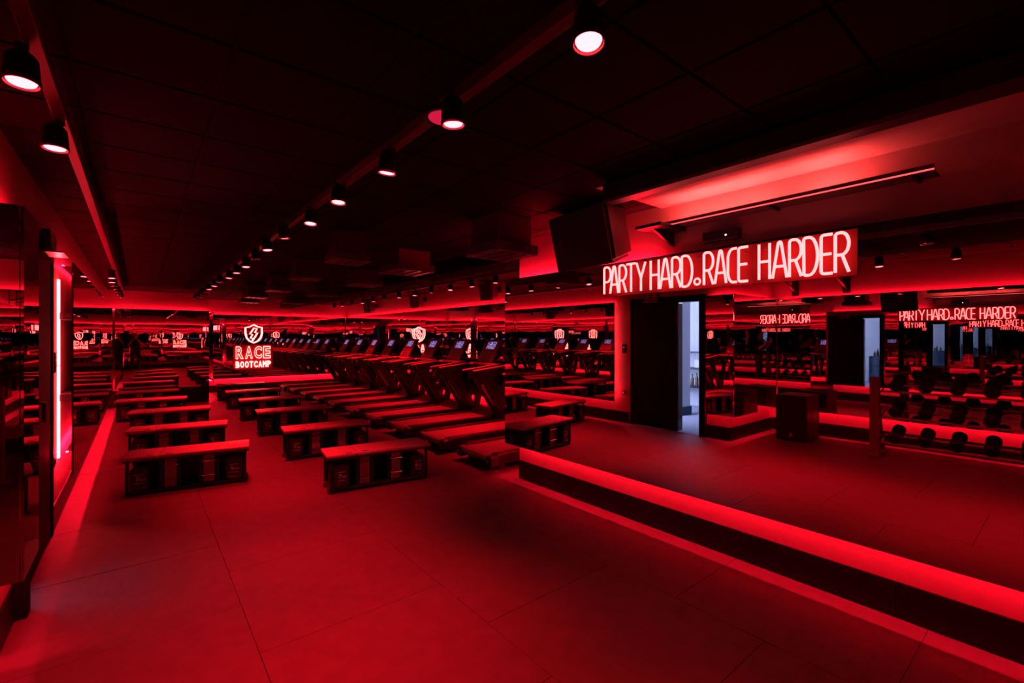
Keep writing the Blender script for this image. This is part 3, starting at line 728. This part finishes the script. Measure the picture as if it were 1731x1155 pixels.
def put_bench(i, x, y, rz, row, kgs):
    if i == 0 and row == 'R': o = bench0
    else: o = copy_tree(bench0)
    o.location = (x, y, 0); o.rotation_euler = (0, 0, rz)
    rowname = 'in the row beside the treadmills' if row == 'R' else 'in the row beside the door wall'
    o['label'] = 'black storage bench, %s from the open floor, %s' % (ORD[i], rowname)
    c, s_ = math.cos(rz), math.sin(rz)
    for q, kg in enumerate(kgs):
        lx = (-0.395, 0.395)[q]; ly = -0.022
        put_dumbbell(kg, x + lx * c - ly * s_, y + lx * s_ + ly * c, 0.046, rz, '%s-kilo black dumbbell under the %s bench %s' % ({3: 'three', 5: 'five', 7: 'seven', 8: 'eight'}[kg], ORD[i], rowname), 'dumbbells stored under the benches')
RROW = [(1.98, 4.75, -0.13), (1.95, 6.35, -0.10), (1.97, 8.16, -0.085), (1.98, 9.85, -0.07), (1.98, 11.55, -0.06), (2.0, 13.3, -0.05)]
LROW = [(0.42, 5.88, -0.17), (0.42, 7.5, -0.15), (0.41, 9.32, -0.12), (0.20, 11.1, -0.12), (0.17, 12.85, -0.09)]
for i, (x, y, rz) in enumerate(RROW): put_bench(i, x, y, rz, 'R', (7, 8))
for i, (x, y, rz) in enumerate(LROW): put_bench(i, x, y, rz, 'L', (3, 5))

# ------------------------------------------------------------------ treadmills
def make_treadmill():
    t = thing('treadmill', '', 'treadmill', (0, 0, 0), 0, 'treadmills facing the mirror')
    bx('deck', (0.10, 1.95, -0.36, 0.36, 0.06, 0.150), 'black_plastic', t, 0.012)
    bm = bmesh.new()
    top = [(0.02, 0.135), (0.035, 0.165), (0.07, 0.180), (1.56, 0.186), (1.56, 0.10), (0.07, 0.085), (0.035, 0.10)]
    prism(bm, top, -0.275, 0.275); finish(bm, 'belt', 'belt_grey', t)
    for s in (-1, 1):
        a, b = (0.280, 0.385) if s > 0 else (-0.385, -0.280)
        bm = bmesh.new(); box(bm, 0.09, 1.60, a, b, 0.115, 0.200, 0.012); finish(bm, 'side_rail', 'black_plastic', t, True)
        bm = bmesh.new(); box(bm, 0.15, 1.55, a + 0.022, b - 0.022, 0.2005, 0.204, 0.001); finish(bm, 'tread_strip', 'pad_edge', t)
        bm = bmesh.new(); box(bm, 0.0, 0.13, a - 0.004, b + 0.004, 0.05, 0.185, 0.03, seg=3); finish(bm, 'rear_cap', 'rubber_black', t, True)
        bm = bmesh.new(); lathe(bm, [(0, 0.0), (0.014, 0.0), (0.014, 0.004), (0, 0.005)], 10, Matrix.Translation((0.0, (a + b) / 2, 0.125)) @ Matrix.Rotation(-PI / 2, 4, 'Y')); finish(bm, 'bolt', 'chrome', t)
        y = s * 0.40
        bm = bmesh.new(); bar_between(bm, (1.74, y, 0.14), (1.20, y, 0.98), 0.05, 0.15, 0.012); finish(bm, 'rear_strut', 'black_plastic', t, True)
        bm = bmesh.new(); bar_between(bm, (1.72, y, 0.14), (1.93, y, 1.02), 0.05, 0.13, 0.012); finish(bm, 'front_strut', 'black_plastic', t, True)
        bm = bmesh.new(); bar_between(bm, (1.10, y, 0.93), (1.98, y, 1.03), 0.055, 0.12, 0.015); finish(bm, 'arm', 'black_plastic', t, True)
        bm = bmesh.new(); bar_between(bm, (0.98, y, 1.010), (1.72, y, 1.085), 0.05, 0.022, 0.008); finish(bm, 'handrail', 'rail_light', t, True)
        bx('foot', (1.55, 2.0, y - 0.05, y + 0.05, 0.0, 0.08), 'rubber_black', t, 0.01)
        bx('rear_foot', (0.15, 0.25, s * 0.30 - 0.04, s * 0.30 + 0.04, 0.0, 0.06), 'rubber_black', t, 0.006)
        me = text_mesh('movement', 0.105, extrude=0.0005)
        a1 = math.atan2(0.98 - 0.14, 1.20 - 1.74)
        ux, uz = (-math.cos(a1), -math.sin(a1)) if s < 0 else (math.cos(a1), math.sin(a1))   # reading direction
        vx, vz = (-uz, ux) if s < 0 else (uz, -ux)
        if s > 0: ux, uz = -ux, -uz; 
        for v in me.vertices:
            X, Y = v.co.x, v.co.y
            if s < 0: v.co = Vector((ux * X + vx * Y, 0, uz * X + vz * Y))
            else: v.co = Vector((-ux * X - vx * Y, 0, -uz * X - vz * Y))
        me.materials.clear(); me.materials.append(MATS['marking'])
        link_mesh('lettering', me, t, (1.46, y + s * 0.0258, 0.57))
    bm = bmesh.new(); prism(bm, [(1.52, 0.14), (1.56, 0.215), (1.72, 0.275), (1.98, 0.29), (2.06, 0.25), (2.08, 0.06), (1.55, 0.06)], -0.34, 0.34)
    bmesh.ops.bevel(bm, geom=list(bm.edges), offset=0.015, segments=2, affect='EDGES'); finish(bm, 'motor_cover', 'black_plastic', t, True)
    bx('crossbar', (1.60, 1.70, -0.38, 0.38, 1.055, 1.095), 'rail_light', t, 0.012)
    bx('cup_tray', (1.50, 1.60, 0.10, 0.24, 1.06, 1.10), 'rail_light', t, 0.01)
    # console slab leaning towards the wall
    c = bpy.data.objects.new('console', None); COL.objects.link(c); c.parent = t; c.location = (1.66, 0, 1.10); c.rotation_euler = (0, math.radians(30), 0)
    # local frame: z up along the slab, -x faces the runner
    bx('console_slab', (0.0, 0.05, -0.27, 0.27, 0, 0.48), 'black_plastic', c, 0.02)
    bx('console_face', (-0.004, 0.001, -0.245, 0.245, 0.02, 0.46), 'console_face', c, 0.003)
    bx('screen', (-0.007, -0.0045, -0.13, 0.13, 0.27, 0.415), 'screen', c)
    bm = bmesh.new()
    for i in range(5):
        for j in range(2): box(bm, -0.010, -0.0045, -0.17 + i * 0.085 - 0.018, -0.17 + i * 0.085 + 0.018, 0.13 + j * 0.06 - 0.010, 0.13 + j * 0.06 + 0.010, 0.002)
    finish(bm, 'button_pad', 'rail_light', c)
    bx('stop_button', (-0.012, -0.0045, 0.16, 0.20, 0.06, 0.10), 'marking', c, 0.003)
    return t
tm = make_treadmill()
for k in range(10):
    o = tm if k == 0 else copy_tree(tm)
    o.location = (3.12, 4.62 + 1.07 * k, 0); o.rotation_euler = (0, 0, -0.03)
    o['label'] = 'black treadmill with angled struts and lit console, %s from the neon wall' % ORD[k]

# ------------------------------------------------------------------ alcove: subwoofer, dumbbell rack, pull-up bar
sw = thing('subwoofer', 'black cube subwoofer on the floor in the mirrored alcove corner', 'subwoofer', (-1.52, 2.74, 0))
bx('cabinet', (-0.25, 0.25, -0.215, 0.215, 0.02, 0.68), 'pad_edge', sw, 0.012)
bx('grille', (0.2505, 0.262, -0.20, 0.20, 0.04, 0.66), 'dark_grille', sw, 0.004)
for x in (-0.2, 0.2):
    for y in (-0.17, 0.17): bx('foot', (x - 0.03, x + 0.03, y - 0.03, y + 0.03, 0, 0.02), 'rubber_black', sw)
bm = bmesh.new(); lathe(bm, [(0, 0.002), (0.012, 0.002), (0.014, 0)], 14, Matrix.Translation((0.2625, 0, 0.10)) @ Matrix.Rotation(PI / 2, 4, 'Y')); finish(bm, 'badge', 'marking', sw)
bx('badge_bar', (0.2622, 0.2635, -0.03, 0.03, 0.072, 0.080), 'marking', sw)
for y in (-0.216, 0.216): bx('side_handle', (-0.09, 0.09, y - 0.004, y + 0.004, 0.42, 0.50), 'black_plastic', sw, 0.003)
bx('top_socket', (-0.05, 0.05, -0.05, 0.05, 0.6805, 0.684), 'black_plastic', sw, 0.001)

rk = thing('dumbbell_rack', 'three-tier steel dumbbell rack in front of the alcove mirror', 'rack', (-1.30, 0, 0))
R0, R1 = -0.75, 1.70
for y in (R0, R1):
    bm = bmesh.new(); box(bm, 0.13, 0.20, y - 0.05, y + 0.05, 0.03, 1.03, 0.008); finish(bm, 'upright', 'rack_red', rk)
    bm = bmesh.new(); box(bm, -0.25, 0.26, y - 0.05, y + 0.05, 0.0, 0.04, 0.008); finish(bm, 'foot', 'rack_red', rk)
    bm = bmesh.new(); bar_between(bm, (-0.2, y, 0.04), (0.12, y, 0.9), 0.05, 0.05); finish(bm, 'brace', 'rack_red', rk)
TIERS = [(0.22, 0.02), (0.55, 0.0), (0.88, -0.02)]
for z, dx in TIERS:
    for x, zz in ((dx - 0.10, z + 0.05), (dx + 0.10, z - 0.02)):
        bm = bmesh.new(); box(bm, x - 0.02, x + 0.02, R0 + 0.05, R1 - 0.05, zz - 0.025, zz, 0.004); finish(bm, 'shelf_rail', 'aluminium', rk)
    for y in (R0 + 0.06, R1 - 0.06):
        bm = bmesh.new(); tube(bm, [(dx - 0.12, y, z + 0.05), (dx + 0.18, y, z - 0.04)], 0.008, 8); finish(bm, 'tier_bracket', 'chrome', rk, True)
def make_hex():
    t = thing('rack_dumbbell', '', 'dumbbell', (0, 0, 0), 0, 'round dumbbells on the rack')
    for s in (-1, 1):
        bm = bmesh.new(); lathe(bm, [(0, 0.055), (0.060, 0.055), (0.070, 0.068), (0.070, 0.135), (0.060, 0.150), (0, 0.150)], 18, Matrix.Rotation(s * PI / 2, 4, 'Y')); finish(bm, 'head', 'rubber_black', t, True)
        bm = bmesh.new(); lathe(bm, [(0.045, 0.1505), (0.040, 0.153), (0, 0.153)], 16, Matrix.Rotation(s * PI / 2, 4, 'Y')); finish(bm, 'end_plate', 'black_metal', t)
    bm = bmesh.new(); tube(bm, [(-0.06, 0, 0), (-0.02, 0, 0), (0.02, 0, 0), (0.06, 0, 0)], [0.014, 0.017, 0.017, 0.014], 10); finish(bm, 'handle', 'chrome', t, True)
    return t
hx = make_hex(); first = True
TN = ['lowest', 'middle', 'top']
for q, (z, dx) in enumerate(TIERS):
    for k in range(8):
        y = R1 - 0.2 - 0.285 * k
        if y < R0 + 0.15: continue
        o = hx if first else copy_tree(hx); first = False
        o.location = (-1.30 + dx, y, z + 0.082); o.rotation_euler = (0, 0.35, 0)
        o['label'] = 'round black dumbbell on the %s tier, %s from the subwoofer end' % (TN[q], ORD[k])

pb = thing('pull_up_bar', 'wall-mounted pull-up bar on angled brackets over the alcove mirror', 'pull-up bar', (XA, 0, 0))
for y in (2.25, 2.95):
    bm = bmesh.new(); tube(bm, [(0.0, y, 2.28), (0.62, y, 2.5)], 0.018, 8); tube(bm, [(0.62, y, 2.5), (0.0, y, 2.52)], 0.018, 8); finish(bm, 'bracket', 'black_metal', pb, True)
    bx('wall_plate', (0.001, 0.012, y - 0.05, y + 0.05, 2.22, 2.58), 'black_metal', pb)
bm = bmesh.new(); tube(bm, [(0.62, 2.05, 2.5), (0.62, 3.10, 2.5)], 0.018, 10); finish(bm, 'grip_bar', 'black_metal', pb, True)

# ------------------------------------------------------------------ the photographer, seen in the end mirrors
def build_person(loc, rz):
    J = {'pelvis': (0, 0, 0.93, 0.135, 0.105), 'waist': (0, 0, 1.08, 0.125, 0.095), 'chest': (0, 0.01, 1.28, 0.155, 0.105), 'neckb': (0, 0.0, 1.43, 0.07, 0.065), 'neck': (0, 0.015, 1.49, 0.052, 0.052)}
    E = [('pelvis', 'waist'), ('waist', 'chest'), ('chest', 'neckb'), ('neckb', 'neck')]
    for n, sd in (('l', -1), ('r', 1)):
        J.update({'sh' + n: (sd * 0.17, 0, 1.385, 0.062, 0.06), 'el' + n: (sd * 0.25, 0.07, 1.13, 0.046, 0.046), 'fa' + n: (sd * 0.20, 0.22, 1.26, 0.038, 0.038), 'wr' + n: (sd * 0.12, 0.32, 1.38, 0.028, 0.026),
                  'hip' + n: (sd * 0.10, 0, 0.86, 0.095, 0.095), 'kn' + n: (sd * 0.115, 0.015, 0.49, 0.062, 0.065), 'ca' + n: (sd * 0.12, -0.01, 0.34, 0.056, 0.06), 'an' + n: (sd * 0.125, -0.02, 0.09, 0.042, 0.046), 'to' + n: (sd * 0.14, 0.14, 0.045, 0.042, 0.04)})
        E += [('neckb', 'sh' + n), ('sh' + n, 'el' + n), ('el' + n, 'fa' + n), ('fa' + n, 'wr' + n), ('pelvis', 'hip' + n), ('hip' + n, 'kn' + n), ('kn' + n, 'ca' + n), ('ca' + n, 'an' + n), ('an' + n, 'to' + n)]
    names = list(J); me = bpy.data.meshes.new('skeleton')
    me.from_pydata([J[n][:3] for n in names], [(names.index(a), names.index(b)) for a, b in E], [])
    o = bpy.data.objects.new('skeleton', me); COL.objects.link(o)
    m = o.modifiers.new('skin', 'SKIN'); m.use_smooth_shade = True
    for i, n in enumerate(names):
        sv = me.skin_vertices[0].data[i]; sv.radius = J[n][3:]; sv.use_root = (n == 'pelvis')
    sub = o.modifiers.new('sub', 'SUBSURF'); sub.levels = 2; sub.render_levels = 2
    dg = bpy.context.evaluated_depsgraph_get(); body = bpy.data.meshes.new_from_object(o.evaluated_get(dg))
    bpy.data.objects.remove(o)
    body.materials.clear(); body.materials.append(MATS['cloth_dark']); body.materials.append(MATS['skin'])
    for p in body.polygons:
        c = p.center; p.use_smooth = True
        p.material_index = 1 if (c.z > 1.455 or (c.y > 0.10 and c.z > 1.12 and abs(c.x) > 0.08)) else 0
    t = thing('person', 'person in dark clothes standing with raised hands, seen in the end mirror', 'person', loc, rz)
    link_mesh('body', body, t)
    bm = bmesh.new(); bmesh.ops.create_uvsphere(bm, u_segments=24, v_segments=18, radius=1.0)
    for v in bm.verts:
        x, y, z = v.co
        w_ = 0.075 * (1.0 - 0.22 * max(0, -z)); v.co = Vector((x * w_, y * 0.095 * (1 - 0.10 * max(0, -z)) + 0.02, z * 0.118 + 1.60))
        if y > 0.9 and abs(x) < 0.3 and -0.35 < z < 0.1: v.co.y += 0.018
    head = finish(bm, 'head', 'skin', t, True)
    for sd in (-1, 1):
        bm = bmesh.new(); bmesh.ops.create_uvsphere(bm, u_segments=10, v_segments=8, radius=1.0, matrix=Matrix.Translation((sd * 0.076, 0.01, 1.60)) @ Matrix.Diagonal((0.012, 0.022, 0.034, 1))); finish(bm, 'ear', 'skin', head, True)
        bm = bmesh.new(); bmesh.ops.create_uvsphere(bm, u_segments=10, v_segments=8, radius=0.011, matrix=Matrix.Translation((sd * 0.030, 0.098, 1.607))); finish(bm, 'eye', 'marking', head, True)
        # hand: palm and five fingers closing towards the middle, as if round a camera
        wv = Vector((sd * 0.12, 0.32, 1.38)); d = Vector((-sd * 0.35, 0.45, 0.55)).normalized(); side = Vector((sd * 0.0, 0.75, -0.6)).normalized(); inn = d.cross(side).normalized() * -sd
        bm = bmesh.new(); tube(bm, [wv, wv + d * 0.03, wv + d * 0.08], [0.026, 0.036, 0.034], 10)
        for k, L in enumerate((0.065, 0.075, 0.07, 0.055)):
            p = wv + d * 0.075 + side * (0.028 - 0.019 * k)
            tube(bm, [p, p + d * L * 0.45, p + d * L * 0.75 + Vector((-sd * 0.02, 0, 0)), p + d * L * 0.85 + Vector((-sd * 0.04, 0, 0))], [0.009, 0.0085, 0.008, 0.006], 7)
        p = wv + d * 0.025 + side * 0.028
        tube(bm, [p, p + side * 0.03 + d * 0.02, p + side * 0.04 + d * 0.045], [0.011, 0.010, 0.007], 7)
        finish(bm, 'hand', 'skin', t, True)
    bm = bmesh.new(); bmesh.ops.create_uvsphere(bm, u_segments=20, v_segments=14, radius=1.0)
    bmesh.ops.delete(bm, geom=[v for v in bm.verts if v.co.z < -0.35 or (v.co.y > 0.35 and v.co.z < 0.45)], context='VERTS')
    bmesh.ops.transform(bm, matrix=Matrix.Translation((0, 0.015, 1.61)) @ Matrix.Diagonal((0.084, 0.104, 0.124, 1)), verts=bm.verts)
    finish(bm, 'hair', 'hair', t, True)
    bm = bmesh.new(); tube(bm, [(-0.02, 0.105, 1.548), (0, 0.110, 1.546), (0.02, 0.105, 1.548)], 0.005, 6); finish(bm, 'mouth', 'console_face', head, True)
build_person((-0.12, -0.62, 0), 0.0)
